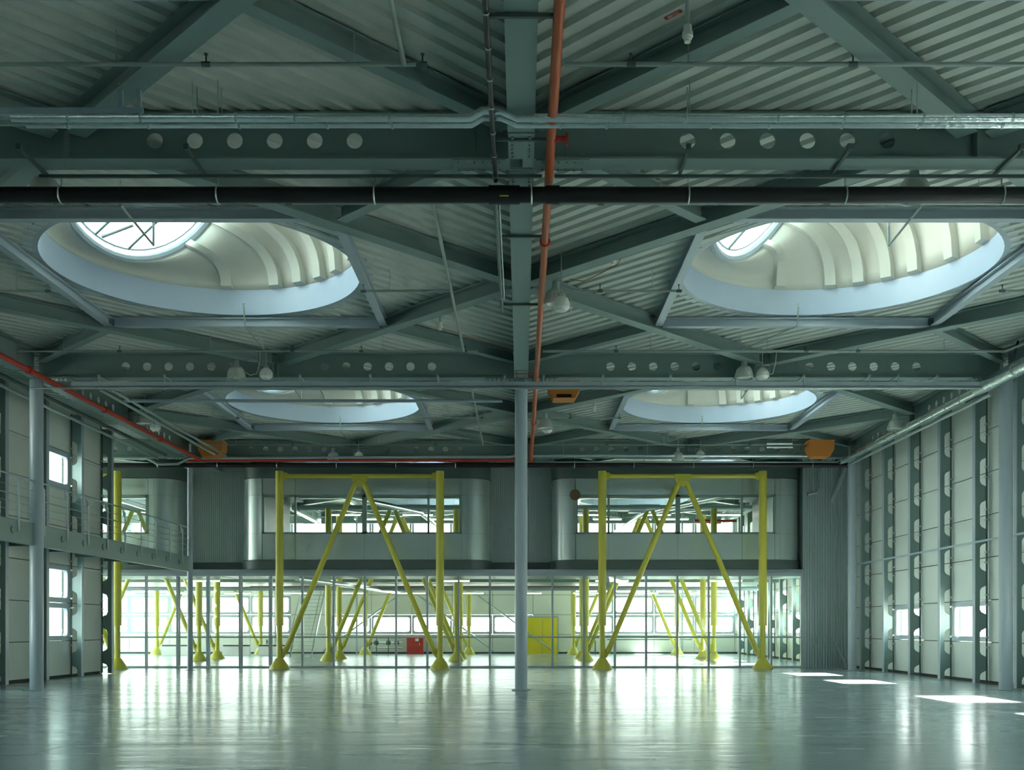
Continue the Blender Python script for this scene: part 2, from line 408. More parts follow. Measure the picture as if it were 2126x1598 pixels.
# ------------------------------------------------------------ columns
def column(x, y, r, top, lab):
    t = thing('column', lab, 'column', (x, y, 0))
    MB().tube([(x, y, .012), (x, y, top)], r, 32).build('shaft', STEEL2, t)
    MB().box(x-r*1.5, x+r*1.5, y-r*1.5, y+r*1.5, 0, .014).build('base_plate', STEEL, t)
    MB().box(x-r*1.1, x+r*1.1, y-r*1.1, y+r*1.1, top, ZB).build('cap_plate', STEEL, t)
column(0, YG[2], .155, ZB-.03, 'round pale grey column standing alone in the middle of the hall')
column(-12, YG[2], .16, ZB-.03, 'large round grey column at left edge, in front of the walkway')
column(12, YG[2], .16, ZB-.03, 'large round grey column near the right edge, before the panel wall')
column(-12, YG[3], .10, ZB-.03, 'slim grey column carrying the far end of the walkway')
column(12, YG[3], .15, ZB-.03, 'round grey column at the far end of the right wall')
column(-12, YG[1], .16, ZB-.03, 'round grey column at left, outside the picture edge')
column(12, YG[1], .16, ZB-.03, 'round grey column at right, outside the picture edge')

# ------------------------------------------------------------ side walls
PZ = [.08]+[1.14+1.17*k for k in range(7)]
def rrect(cx_, cz, hw, hh, r, n=5):
    P = []
    for sx_, sz, a0 in ((1, 1, 0), (-1, 1, PI/2), (-1, -1, PI), (1, -1, 3*PI/2)):
        for k in range(n+1):
            a = a0+PI/2*k/n; P.append((cx_+sx_*(hw-r)+r*cos(a), cz+sz*(hh-r)+r*sin(a)))
    return P
WN = [0]
def window(axis, at, c, z0, z1, hw, out):
    """window filling one panel: axis 'x' = wall plane x=at, opening along y about c"""
    WN[0] += 1
    zc = (z0+z1)/2; hh = (z1-z0)/2
    w_ = bpy.data.objects.new('window_%d' % WN[0], None); COL.objects.link(w_); struct(w_)
    w_.location = (at, c, z0) if axis == 'x' else (c, at, z0)
    inner = rrect(c, zc, hw-.13, hh-.16, .12); n = len(inner)
    outer = rrect(c, zc, hw-.01, hh-.01, .012)
    m = MB(); t = .12
    def P(u, v, a): return (a, u, v) if axis == 'x' else (u, a, v)
    a0, a1 = at, at+out*t
    vs = [P(*p, a) for a in (a0, a1) for p in outer]+[P(*p, a) for a in (a0, a1) for p in inner]
    fs = []
    for i in range(n):
        j = (i+1) % n
        fs += [(i, j, 2*n+j, 2*n+i), (n+i, n+j, 3*n+j, 3*n+i), (2*n+i, 2*n+j, 3*n+j, 3*n+i), (i, j, n+j, n+i)]
    m.add(vs, fs); m.build('window_frame', STEEL2, w_)
    m = MB(); m.add([P(*p, at+out*.04) for p in rrect(c, zc, hw-.12, hh-.15, .12)], [tuple(range(n))]); m.build('glass', GLASS, w_)
    m = MB()
    for s_ in (-1, 1):
        q = c+s_*(hw-.45); m.tube([P(q, z0+.13, at-out*.02), P(q+.16, z0+.17, at-out*.16)], .014, 6)
    m.build('window_stay', GALV, w_)
def panel_wall(axis, at, out, spans, wins, name, matp=PANEL, ztop=8.5, pz=PZ):
    """spans: list of (a,b); wins: set of (span index, panel row)"""
    m = MB(); j = MB()
    zs = list(pz)+[ztop]
    def B(mm, a, b, z0, z1, d0_, d1):
        lo, hi = sorted((at+out*d0_, at+out*d1))
        if axis == 'x': mm.box(lo, hi, a, b, z0, z1)
        else: mm.box(a, b, lo, hi, z0, z1)
    for i, (a, b) in enumerate(spans):
        for r in range(len(zs)-1):
            z0, z1 = zs[r], zs[r+1]
            if (i, r) in wins:
                window(axis, at, (a+b)/2, z0, z1, (b-a)/2, out); continue
            B(m, a+.012, b-.012, z0+.012, z1-.012, .0, .1)
            B(m, a+.012, b-.012, z1-.09, z1-.03, -.012, .01)     # rolled lip under each joint
            B(j, a, b, 0 if r == 0 else z0, z1, .06, .24)
    if m.v: struct(m.build(name, matp, smooth=False))
    if j.v: struct(j.build('%s' % name, JOINT, smooth=False))
def post(x, y, s_, lab, ztop=8.2):
    """wall post with scalloped web: flange at x, web runs outwards (s_=+1 to the right)"""
    t = thing('wall_post', lab, 'wall post', (x, y, 0))
    MB().box(min(x, x+s_*.02), max(x, x+s_*.02), y-.085, y+.085, .02, ztop).build('flange', STEEL2, t)
    pts = [(.02, .02)]; r = []
    P = [(.02, .02)]
    P += [(.33, .02)]
    z = .0
    for c in [-.03]+[1.14+1.17*k for k in range(6)]:
        lo, hi = c-.33, c+.33
        if lo < .05:
            P[-1] = (.17, .02)
        else:
            P += [(.33, lo-.06), (.21, lo+.0), (.17, lo+.07)]
        P += [(.17, hi-.07), (.21, hi), (.33, hi+.06)]
    P += [(.33, ztop), (.02, ztop)]
    MB().prism([(x+s_*u, v) for u, v in P], y-.008, y+.008).build('scalloped_web', STEEL, t)
    xr = x+s_*.36
    MB().tube([(xr, y, .03), (xr, y, ztop)], .028, 8).build('panel_track', DARK, t)
    c0 = None
    if y > 39: return
    for k in range(6):
        for dz in (-.14, .14):
            zz = 1.14+1.17*k+dz
            if c0 is None: c0 = MB().box(xr-.045, xr+.045, y-.05, y+.05, zz-.025, zz+.025).tube([(xr, y-.06, zz), (xr+s_*.06, y-.02, zz)], .012, 6).build('panel_clip', GALV, t); cz = zz
            else: c = c0.copy(); COL.objects.link(c); c.parent = t; c.location = (0, 0, zz-cz)
RP = [28.7+2.4*k for k in range(-13, 14)]
RP = [y for y in RP if YBACK < y < YEND]
spans = list(zip([YBACK]+RP, RP+[YEND])); wins = set()
for i, (a, b) in enumerate(spans):
    if b-a < 2: continue
    c = (a+b)/2
    for cc in (34.7, 29.9, 22.7, 17.9, 13.1, 5.9, 44.3, 49.1, 53.9, 58.7):  # the two nearest windows are unseen, added for sun bounce off the floor
        if abs(c-cc) < .3: wins.add((i, 1))
    if c > 41 and i % 2: wins.add((i, 2))
panel_wall('x', XR, 1, spans, wins, 'wall_right')
for y in RP:
    if y < 24: continue
    d = 'grey scalloped post on right wall, ' + ('nearest the right picture edge' if y < 27 else 'just left of the large right column' if y < 30 else 'right of the farther low window' if 33 < y < 35 else 'between the two low windows' if y < 33 else 'beside the far corner column' if y < 37 else '%s post beyond the corrugated wall' % ['first', 'second', 'third', 'fourth', 'fifth', 'sixth', 'seventh', 'eighth', 'ninth', 'tenth', 'last'][int((y-38)/2.4)])
    post(12.43, y, 1, d)
MB0 = MB().box(12.4, 12.46, YBACK, 39.9, 3.86, 3.91)
tag(MB0.build('wall_rail', STEEL2, loc=None), 'slim pale rail running across the right wall posts at mid height', 'rail')
LP_ = [35.05-2.4*k for k in range(0, 16)]
LP_ = sorted(y for y in LP_ if y > YBACK+.3)
spans = list(zip([YBACK]+LP_, LP_)); wins = set()
for i, (a, b) in enumerate(spans):
    c = (a+b)/2
    if abs(c-31.45) < .3 or abs(c-24.25) < .3 or abs(c-14.65) < .3: wins |= {(i, 1), (i, 2), (i, 5)}
panel_wall('x', XL, -1, spans, wins, 'wall_left')
for y in LP_:
    if y < 22: continue
    d = 'grey scalloped post on left wall, ' + ('at the far end beside the yellow column' if y > 34 else 'far side of the stacked windows' if y > 32 else 'near side of the stacked windows, behind the big column' if y > 29 else 'at the left picture edge' if y > 26 else ('just outside' if y > 24.5 else 'well outside')+' the left picture edge')
    post(-13.70, y, -1, d)
struct(MB().box(-26.2, XL-.25, 35.0, 35.2, 0, 8.5).build('wall_left', PANEL))
struct(MB().box(XL-.3, XL, 35.05, 35.2, 0, 8.5).build('trim_1', STEEL))
# unseen wall behind the viewer, closed up to keep the near ceiling dark
struct(MB().box(-14.7, 13.4, YBACK-.2, YBACK, 0, 1.2).box(-14.7, 13.4, YBACK-.2, YBACK, 1.2, 8.5).build('wall_back', PANEL))
# far left outer wall (glazed) and rear wall
m = MB()
for k in range(12): y = 35.4+k*2.4; m.box(-26.2, -26.1, y-.05, y+.05, 0, 8.5)
m.box(-26.2, -26.1, 35.2, YEND, 4.0, 4.3).box(-26.2, -26.1, 35.2, YEND, 0, .1).box(-26.2, -26.1, 35.2, YEND, 8.0, 8.5)
m.box(-26.2, -26.1, 35.2, YEND, 1.16, 1.2)
wl = bpy.data.objects.new('window_91', None); COL.objects.link(wl); struct(wl); m.build('window_frame', STEEL2, wl)
spans = []; x = -26.1+.1
xs = [-25.7+2.4*k for k in range(17)]
spans = [(a, min(a+2.4, 13.1)) for a in xs if a < 12.9]
wins = set()
for i, (a, b) in enumerate(spans):
    if b-a < 2: continue
    c = (a+b)/2
    if abs(c-1.1) > 1.2 and abs(c+13) > 1: wins.add((i, 1))
    if c > 2.5 or c < -12.5: wins.add((i, 2))
    if c > 2.5 or c < -22: wins |= {(i, 3)}
    wins.add((i, 6)); wins.add((i, 5))
panel_wall('y', YEND-.1, 1, spans, wins, 'wall_far', WALLP)

# ------------------------------------------------------------ yellow frames
def yellow_frame(cx_, y, lab, top=True):
    t = thing('yellow_portal_frame', lab, 'steel frame', (cx_, y, 0), 'yellow portal frames')
    for s_ in (-1, 1):
        x = cx_+s_*2.985
        c = MB().tube([(x, y, .03), (x, y, 1.66)], .105, 20).tube([(x, y, 1.62), (x, y, 7.36 if top else 7.1)], .15, 24).build('column', YEL, t)
        MB().lathe([(0, .0), (.38, .0), (.38, .04), (.14, .40), (.10, .42)], (x, y, 0), 4*6).build('foot', YEL, c)
        m = MB()
        for a in range(4):
            q = a*PI/2+PI/4; dx, dy = cos(q), sin(q)
            m.obox((x+dx*.09, y+dy*.09), (x+dx*.37, y+dy*.37), -.008, .008, .03, .09).add(
                [(x+dx*.09, y+dy*.09, .06), (x+dx*.36, y+dy*.36, .06), (x+dx*.09, y+dy*.09, .52)], [(0, 1, 2)])
        MB().tube([(x-s_*.20, y, .62), (cx_+s_*.12, y, 7.0)], .10, 18).build('diagonal_brace', YEL, t)
        MB().prism([(x-s_*.08, .40), (x-s_*.16, .42), (x-s_*.30, .66), (x-s_*.16, .78), (x-s_*.08, .74)], y-.012, y+.012).build('brace_plate', YEL, c)
        if top: MB().prism([(x-s_*.1, 7.02), (x-s_*.28, 7.08), (x-s_*.38, 7.2), (x-s_*.28, 7.3), (x-s_*.1, 7.32)], y-.03, y+.03).build('beam_bracket', YEL, c)
    if not top: return t
    MB().tube([(cx_-2.7, y, 7.18), (cx_+2.7, y, 7.18)], .085, 18).build('top_beam', YEL, t)
    poly = [(cx_+.29*cos(a), 7.14+.36*sin(a)) for a in [PI+PI*k/10 for k in range(11)]]+[(cx_+.29, 7.24), (cx_-.29, 7.24)]
    m = MB().prism(poly, y-.09, y-.06).prism(poly, y+.06, y+.09)
    for q in (-.14, -.05, .05, .14): m.tube([(cx_+q, y-.12, 7.0), (cx_+q, y+.12, 7.0)], .02, 6)
    m.build('gusset_plate', YEL, t)
    return t
yf = [None]
fr_rows = [(38.85, 'in front of the glazed partition'), (48.7, 'first row behind the glass'), (51.6, 'second row behind the glass'), (60.2, 'rear row near the back wall')]
for y, rn in fr_rows:
    for x in (-18, -6, 6):
        lab = 'yellow tubular frame with leaning braces, %s, %s bay' % (rn, {-18: 'far left', -6: 'left', 6: 'right'}[x])
        if yf[0] is None or (y == 48.7 and x == -18): yf[0] = yellow_frame(x, y, lab, y < 40)
        else: dup(yf[0], (x, y, 0), lab, 'yellow portal frames')

# ------------------------------------------------------------ glazed partition
YP = 40.15
g = thing('glazed_partition', 'long grey framed glass partition across the far end of the hall', 'glass partition', (0, YP, 0))
MB().box(-20.4, 10.8, YP-.06, YP+.06, 0, .07).build('sill_rail', STEEL2, g)
MB().box(-20.4, 10.8, YP-.05, YP+.05, 1.15, 1.21).build('transom', STEEL2, g)
MB().box(-20.4, 10.8, YP-.08, YP+.08, 3.52, 3.66).build('head_rail', STEEL2, g)
for k in range(-17, 10):
    x = 1.2*k if k != 9 else 10.77
    MB().box(x-.038, x+.038, YP-.065, YP+.065, .07, 3.52).build('mullion', STEEL2, g)
for k in range(-17, 9):
    m = MB(); x0, x1 = 1.2*k+.04, 1.2*(k+1)-.04
    m.box(x0, x1, YP-.004, YP+.004, .07, 1.15).box(x0, x1, YP-.004, YP+.004, 1.21, 3.52); m.build('glass_pane', GLASS, g)
for xa in (-13.2, -10.8):
    dd = MB(); dd.box(xa+.06, xa+.1, YP-.03, YP+.03, .08, 3.5).box(xa+1.1, xa+1.14, YP-.03, YP+.03, .08, 3.5).build('door_leaf', STEEL2, g)
MB().tube([(-9.75, YP-.07, 1.02), (-9.75, YP-.12, 1.02), (-9.6, YP-.12, 1.02)], .012, 8).box(-9.78, -9.72, YP-.08, YP-.06, .9, 1.1).build('door_handle', GALV, g)

# ------------------------------------------------------------ metal clad cabins above
def arc(cx_, cy_, r, a0, a1, n): return [(cx_+r*cos(a0+(a1-a0)*k/n), cy_+r*sin(a0+(a1-a0)*k/n)) for k in range(n+1)]
def cabin(cx_, lab):
    Y0, Yb, hw, r = 40.0, 48.4, 4.81, .88
    t = thing('metal_cabin', lab, 'raised room', (cx_, Y0, 4.1), 'metal clad cabins')
    xl, xr = cx_-hw, cx_+hw
    WX = [cx_-3.85, cx_-2.65, cx_-.2, cx_+.15, cx_+2.45, cx_+3.65]
    def path(ins=0): return [(xl+ins, Yb)]+[(xl+ins, Y0+r)]+arc(xl+r, Y0+r, r-ins, PI, 1.5*PI, 12)[1:]+arc(xr-r, Y0+r, r-ins, 1.5*PI, 2*PI, 12)+[(xr-ins, Yb)]
    zs = [4.14, 5.14, 6.62, 7.26]
    # cladding panels
    m = MB()
    left = arc(xl+r, Y0+r, r, PI, 1.5*PI, 12); right = arc(xr-r, Y0+r, r, 1.5*PI, 2*PI, 12)
    g_ = .006
    for z0, z1 in zip(zs, zs[1:]):
        m.ribbon([(p[0], p[1]) for p in left], z0+g_, z1-g_, .03); m.ribbon(right, z0+g_, z1-g_, .03)
        for yy0, yy1 in ((Yb, 46), (46, 43.6), (43.6, Y0+r)):
            m.ribbon([(xl, yy0-g_), (xl, yy1+g_)], z0+g_, z1-g_, .03); m.ribbon([(xr, yy1+g_), (xr, yy0-g_)], z0+g_, z1-g_, .03)
        xb = [xl+r, WX[0]-.06, WX[1], cx_, WX[4], WX[5]+.06, xr-r]
        for i, (a, b) in enumerate(zip(xb, xb[1:])):
            if b-a < .03: continue
            if z0 == 5.14 and 0 < i < len(xb)-2: continue
            m.ribbon([(a+g_, Y0), (b-g_, Y0)], z0+g_, z1-g_, .03)
    m.build('cladding', CLAD, t)
    m = MB(); ins = .04
    P = path(ins)
    m.ribbon(P[:14], 4.1, 7.3, .06); m.ribbon(P[-14:], 4.1, 7.3, .06)
    m.box(xl+r, xr-r, Y0+ins, Y0+ins+.06, 4.1, 5.16).box(xl+r, xr-r, Y0+ins, Y0+ins+.06, 6.60, 7.3)
    m.box(xl+r, WX[0]-.06, Y0+ins, Y0+ins+.06, 5.16, 6.6).box(WX[5]+.06, xr-r, Y0+ins, Y0+ins+.06, 5.16, 6.6)
    m.box(xl, xr, Yb-.1, Yb, 4.1, 4.7)
    m.build('inner_wall', DARK, t)
    MB().ribbon(path(-.05), 3.79, 4.12, .12).build('lower_fascia', DARK, t)
    MB().ribbon(path(.0), 7.28, 7.80, .12).build('roof_fascia', DARK, t)
    m = MB(); P = path(.05); m.prism(P, 3.95, 4.1, 'z'); m.build('cabin_floor', STEEL, t)
    MB().ribbon(path(.13), 7.34, 7.44, .6).build('roof_rim', STEEL, t)
    m = MB()
    m.box(WX[0]-.06, WX[5]+.06, Y0-.02, Y0+.08, 5.14, 5.20).box(WX[0]-.06, WX[5]+.06, Y0-.02, Y0+.08, 6.54, 6.62)
    for a, w_ in ((WX[0]-.03, .05), (WX[1], .04), (cx_, .09), (WX[4], .04), (WX[5]+.03, .05)): m.box(a-w_, a+w_, Y0-.02, Y0+.08, 5.14, 6.62)
    wf = m.build('window_frame', STEEL, t)
    MB().box(WX[0]-.03, WX[5]+.03, Y0+.02, Y0+.03, 5.18, 6.56).build('glass', GLASS, wf)
    return t
cabin(-6, 'metal clad cabin with rounded corners behind the left yellow frame')
cabin(6, 'metal clad cabin with rounded corners behind the right yellow frame')
cabin(-18, 'metal clad cabin at far left, half hidden by the walkway')
st = MB().lathe([(0, -.002), (.21, -.002), (.2, -.012), (0, -.012)], (0, 0, 0), 24)
st.v = [(2.06+v[0]*1.0, 39.955+v[2], 6.62+v[1]) for v in st.v]
tag(st.build('round_stain', BROWN), 'round brown mark high on the curved corner of the right cabin', 'stain')
# corrugated infill
def corr(x0, x1, y, z0, z1, pit=.075, dp=.025):
    m = MB(); n = int((x1-x0)/pit); P = []
    for i in range(n):
        a = x0+i*pit; P += [(a, y), (a+pit*.4, y), (a+pit*.5, y-dp), (a+pit*.9, y-dp)]
    P.append((x1, y))
    for a, b in zip(P, P[1:]): m.add([(*a, z0), (*b, z0), (*b, z1), (*a, z1)], [(0, 1, 2, 3)])
    m.box(x0, x1, y+.002, y+.1, z0, z1); return m
struct(corr(-1.3, 1.3, 41.4, 3.95, 8.4).build('wall_middle', CORR, smooth=False))
struct(corr(-13.3, -10.7, 41.4, 3.95, 8.4).build('wall_middle', CORR, smooth=False))
struct(corr(10.82, XR, 40.1, 0, 8.4, .10, .05).build('wall_middle', CORR, smooth=False))
struct(MB().box(10.83, 10.9, 40.2, 48.6, 3.66, 8.4).build('wall_middle', STEEL, smooth=False))
m = MB()
for a, b in ((-13.4, -10.7), (-1.3, 1.3)): m.box(a, b, 41.28, 41.5, 3.79, 4.12)
struct(m.build('trim_2', DARK))
struct(MB().box(-20.4, 10.85, YP-.02, YP+1.4, 3.66, 3.78).build('ceiling', STEEL2))
# upper floors behind the partition
struct(MB().box(-26, XR, 41.5, 48.6, 3.80, 3.95).build('ceiling', STEEL))
struct(MB().box(-26, XR, 51.9, 61, 3.80, 3.95).build('ceiling', STEEL))

# ------------------------------------------------------------ walkway on the left
w0 = thing('walkway', 'raised steel walkway with wire railing along the left wall', 'walkway', (-12, 30, 3.57))
m = MB(); m.box(-12.02, -12.0, 14, 37.7, 3.57, 4.12).box(-12.12, -11.96, 14, 37.7, 3.57, 3.59).box(-12.12, -11.99, 14, 37.7, 4.10, 4.12); m.build('edge_beam', STEEL, w0)
m = MB().box(-13.6, -12.02, 14, 37.7, 4.05, 4.09)
for k in range(11): y = 15+2.2*k; m.box(-13.9, -12.02, y-.05, y+.05, 3.75, 4.05)
m.box(-14.75, -13.0, 35.3, 39.7, 4.05, 4.09).build('deck_plate', DARK, w0)
for k in range(16):
    y = 36.95-1.34*k
    b_ = MB().box(-11.99, -11.96, y-.02, y+.02, 3.84, 5.02).add([(-11.975, y-.02, 5.02), (-11.975, y+.02, 5.02), (-12.06, y+.02, 5.17), (-12.06, y-.02, 5.17), (-12.03, y-.02, 4.9), (-12.03, y+.02, 4.9)], [(0, 1, 2, 3), (3, 2, 5, 4), (0, 3, 4), (1, 5, 2), (0, 4, 5, 1)]).build('baluster', PALE, w0)
    mm = MB().lathe([(0, 0), (.09, 0), (.09, .03), (0, .03)], (0, 0, 0), 16); mm.v = [(-12.0+v[2], y-.25+v[0], 3.86+v[1]) for v in mm.v]; mm.build('fixing_disc', STEEL, w0)
MB().tube([(-12.05, 14, 5.17), (-12.05, 37.7, 5.17)], .022, 8).build('handrail', GALV, w0)
for z in (4.33, 4.52, 4.71, 4.9): MB().tube([(-11.98, 14, z), (-11.98, 37.7, z)], .007, 5).build('wire', GALV, w0)
MB().tube([(-13.5, 14, 5.1), (-13.5, 35.0, 5.1)], .018, 8).build('inner_handrail', GALV, w0)

# ------------------------------------------------------------ pipes and services
def rod(x, y, z0, z1): return MB().tube([(x, y, z0), (x, y, z1)], .008, 5)
def pipe(name, pts, r, m, lab, cat='pipe', n=12, clips=None, group=None):
    t = thing(name, lab, cat, pts[0], group)
    MB().tube(pts, r, n).build('pipe_run', m, t)
    if clips: clips(t)
    return t
# two foil lagged pipes below the first cross beam
FY, FZ = 12.40, 7.60
for k, (dy, lab) in enumerate(((0, 'upper of the two silver foil lagged pipes crossing under the near beam'), (.17, 'lower of the two silver foil lagged pipes crossing under the near beam'))):
    y = FY+dy; z = FZ; dz = .085
    x0 = -6.05 if k == 0 else -5.95
    t = pipe('foil_pipe', [(x0, y, z), (-.60, y, z), (-.46, y, z+dz), (-.24, y, z+dz), (-.05, y, z), (8, y, z)], .048-.006*k, FOIL, lab)
    for q in range(14):
        x = -5.3+q*.93+random.uniform(-.2, .2)
        if abs(x+.3) < .5: continue
        MB().tube([(x-.012, y, z), (x+.012, y, z)], .055-.006*k, 12).build('band', GALV, t)
    MB().tube([(x0-1.4, y, z), (x0, y, z)], .018, 8).build('bare_pipe_end', GALV, t)
    for x in (-3.9, -3.6, 2.0, 4.7): rod(x, y, z+.04, 8.05).build('hanger_rod', GALV, t)
# big black pipes
def black(y, z, x0, x1, r, lab, cl):
    t = pipe('black_main_pipe', [(x0, y, z), (x1, y, z)], r, BLACK, lab, n=20)
    for x in cl:
        m = MB(); a = [2*PI*k/20 for k in range(21)]
        m.tube([(x, y+(r+.006)*cos(q), z+(r+.006)*sin(q)) for q in a], .012, 5).tube([(x, y, z+r), (x, y, 7.68)], .008, 5)
        m.build('pipe_clip', GALV, t)
    return t
t = black(14.2, 7.43, -7.2, 7.4, .107, 'thick black pipe crossing the picture below the near beam', [-6.25+2.13*k for k in range(7)])
MB().tube([(-.44, 14.2, 7.43), (-.02, 14.2, 7.43)], .125, 20).build('coupling', BLACK, t)
MB().box(-.29, -.17, 14.06, 14.075, 7.36, 7.37).build('yellow_mark', YDOOR, t)
MB().tube([(.33, 14.2, 7.43), (.52, 14.2, 7.43)], .122, 20).build('coupling', BLACK, t)
black(37.42, 7.36, -15.2, 11.7, .085, 'thick black pipe below the far beam, above the metal cabins', [-13+2.13*k for k in range(12)])
t = thing('support_rail', 'long grey channel rail just above the thick black pipe', 'rail', (0, 14.1, 7.64))
MB().box(-6.5, .28, 14.08, 14.12, 7.62, 7.66).box(.45, 7.4, 14.08, 14.12, 7.62, 7.66).build('channel', DARK, t)
for k in range(7):
    x = [-8.7, -6.42, -4.28, 0, 2.14, 4.2, 6.4][k]
    if abs(x) < .6: continue
    tag(MB().box(x-.02, x+.02, 13.35, 14.15, 7.655, 7.695).box(x-.03, x+.03, 13.33, 13.40, 7.655, 7.73).build('channel_bracket', DARK), ['dark channel bracket under the near beam, outside the left edge', 'dark channel bracket under the near beam, leftmost by the hidden lamp', 'dark channel bracket under the near beam, below the left web holes', '', 'dark channel bracket right of the orange pipe, under the near beam', 'dark channel bracket under the near beam, below the right web holes', 'dark channel bracket under the near beam at the right edge'][k], 'bracket', 'channel brackets under near beam')
# orange fire main
X_O = .37
t = pipe('orange_fire_pipe', [(.375, 5, 7.635), (.375, 14, 7.635), (.37, 26, 7.625), (.36, 36.85, 7.62), (.36, 37.0, 7.5)], .058, ORANGE, 'orange fire main running lengthways beside the central beam', n=16)
for y in (16.5, 31):
    MB().tube([(.375, y-.04, 7.635), (.375, y+.04, 7.635)], .085, 12).build('coupling', RED, t)
MB().tube([(.375, 12.98, 7.62), (.55, 12.98, 7.62)], .035, 12).tube([(.55, 12.98, 7.62), (.58, 12.98, 7.62)], .08, 14).build('side_outlet', RED, t)
pipe('red_fire_pipe', [(-11.9, 37.25, 7.51), (.5, 37.25, 7.51)], .05, RED, 'red pipe running across just above the far black pipe')
t = pipe('red_fire_pipe', [(-11.4, 6, 7.51), (-11.4, 37.2, 7.51), (-11.9, 37.2, 7.50)], .068, RED, 'red fire pipe running lengthways below the left roof edge', n=14)
for y in (20, 24.2, 28.6, 33): MB().tube([(-11.4, y-.05, 7.51), (-11.4, y+.05, 7.51)], .09, 12).build('coupling', RED, t)
MB().tube([(-11.4, 22.6, 7.58), (-11.4, 22.6, 7.93), (-11.2, 23.9, 7.95)], .03, 8).build('riser', DARK, t)
# black cable pipe with rings left of the central beam
t = pipe('black_cable_pipe', [(-.345, 5, 7.58), (-.345, 14.1, 7.58)], .030, BLACK, 'thin black pipe with bright rings left of the central beam')
for y in [9.6+.62*k for k in range(8)]: MB().tube([(-.345, y-.012, 7.58), (-.345, y+.012, 7.58)], .04, 12).build('ring', GALV, t)
t = pipe('cable_conduit', [(-.36, 14.3, 7.5), (-.36, 19.9, 7.57)], .028, DARK, 'dark conduit beside the central beam, ending in mid bay')
MB().tube([(-.31, 14.5, 7.56), (-.31, 19.2, 7.58)], .014, 8).build('side_cable', GALV, t)
for y in [15+.8*k for k in range(6)]: MB().tube([(-.36, y-.02, 7.56), (-.36, y+.02, 7.56)], .038, 10).build('ring', GALV, t)
for y, nm in ((10.45, 'at the top edge of the picture'), (13.1, 'behind the foil pipes'), (16.35, 'between the two rooflights'), (19.8, 'beside the bell lamp')):
    x0, x1 = -.33, .34
    tag(MB().box(x0, x1, y-.02, y+.02, 7.65, 7.69).build('cross_bracket', DARK), 'dark channel bracket across the central beam, '+nm, 'bracket')
tag(MB().box(-.16, .30, 25.2, 25.24, 7.66, 7.685).build('cross_bracket', ORANGE), 'orange bracket across the central beam above the central column', 'bracket')
# sprinkler runs
def sprinkler(y, x0, x1, z, heads, rods, lab, r=.024, tail=None):
    t = thing('sprinkler_pipe', lab, 'sprinkler pipe', ((x0+x1)/2, y, z), 'sprinkler pipes')
    pts = [(x0, y, z), (x1, y, z)]
    if tail: pts += tail
    MB().tube(pts, r, 10).build('pipe_run', PIPE, t)
    for x in heads:
        MB().tube([(x-.05, y, z), (x+.05, y, z)], r*1.25, 10).tube([(x, y, z), (x, y, z+.11)], .010, 6).lathe([(0, .125), (.024, .12), (.02, .105), (.0, .105)], (x, y, z), 10).build('sprinkler_head', DARK, t)
    for x in rods: rod(x, y, z, ZD).build('hanger_rod', GALV, t)
ZS = 7.95
sprinkler(11.87, -7, -1.2, ZS, [-3.58, -1.12], [-1.9, -4.6], 'galvanised sprinkler pipe across the upper left, nearest run')
sprinkler(11.87, .5, 8, ZS, [1.25, 3.77, 6.3], [1.9], 'galvanised sprinkler pipe across the upper right, nearest run', .026)
sprinkler(15.75, -3.6, -1.15, ZS, [-3.5], [-2.6], 'short sprinkler pipe just below the black pipe, left of centre')
sprinkler(15.75, .45, 9, ZS, [1.2, 4.6], [2.1, 6.9], 'sprinkler pipe just below the black pipe, right of centre', .03)
sprinkler(19.87, -3.06, -1.3, ZS, [-3.0], [-2.5], 'short sprinkler pipe right of the left near rooflight')
sprinkler(19.87, .9, 3.05, ZS, [1.5, 3.0], [2.5], 'short sprinkler pipe left of the right near rooflight')
sprinkler(19.87, -11.5, -9.0, ZS, [-9.0], [-9.6], 'short sprinkler pipe at left edge by the near rooflight')
sprinkler(19.87, 9.1, 11.5, ZS, [9.15], [10], 'short sprinkler pipe at right edge by the near rooflight')
sprinkler(24.2, -11.7, -1.0, ZS, [-9.3, -5.3, -3.7, -1.3], [-10.6, -8, -3.2, -7.2], 'long sprinkler pipe in front of the middle beam, left half', tail=None)
sprinkler(24.2, .5, 11.2, ZS, [2.2, 6.6, 7.8], [5.7, 9.8, 3], 'long sprinkler pipe in front of the middle beam, right half', .028, tail=[(11.6, 22.5, ZS)])
sprinkler(31.9, -9.6, -8.6, ZS, [-8.65], [-9.4], 'short sprinkler pipe left of the far left rooflight')
sprinkler(31.9, -3.0, -1.3, ZS, [-1.2], [-2.4], 'short sprinkler pipe right of the left far rooflight')
sprinkler(31.9, .9, 3.05, ZS, [1.5, 3.0], [2.3], 'short sprinkler pipe left of the right far rooflight')
sprinkler(36.6, -11.5, 11.0, ZS, [-8, -3, 3, 8], [-10, -5, 5, 9.5], 'thin sprinkler pipe along the far perforated beam', .016)
def long_pipe(x, y0, y1, z, r, m, lab): return pipe('sprinkler_main', [(x, y0, z), (x, y1, z)], r, PIPE, lab)
long_pipe(-1.33, 6, 11.87, ZS, .03, GALV, 'grey lengthways sprinkler main entering at the top, left of centre')
long_pipe(-1.33, 15.75, 24.2, ZS, .03, GALV, 'grey lengthways sprinkler main left of the central beam')
long_pipe(-1.33, 27.8, 36.6, ZS, .03, GALV, 'grey lengthways sprinkler main in the far bay')
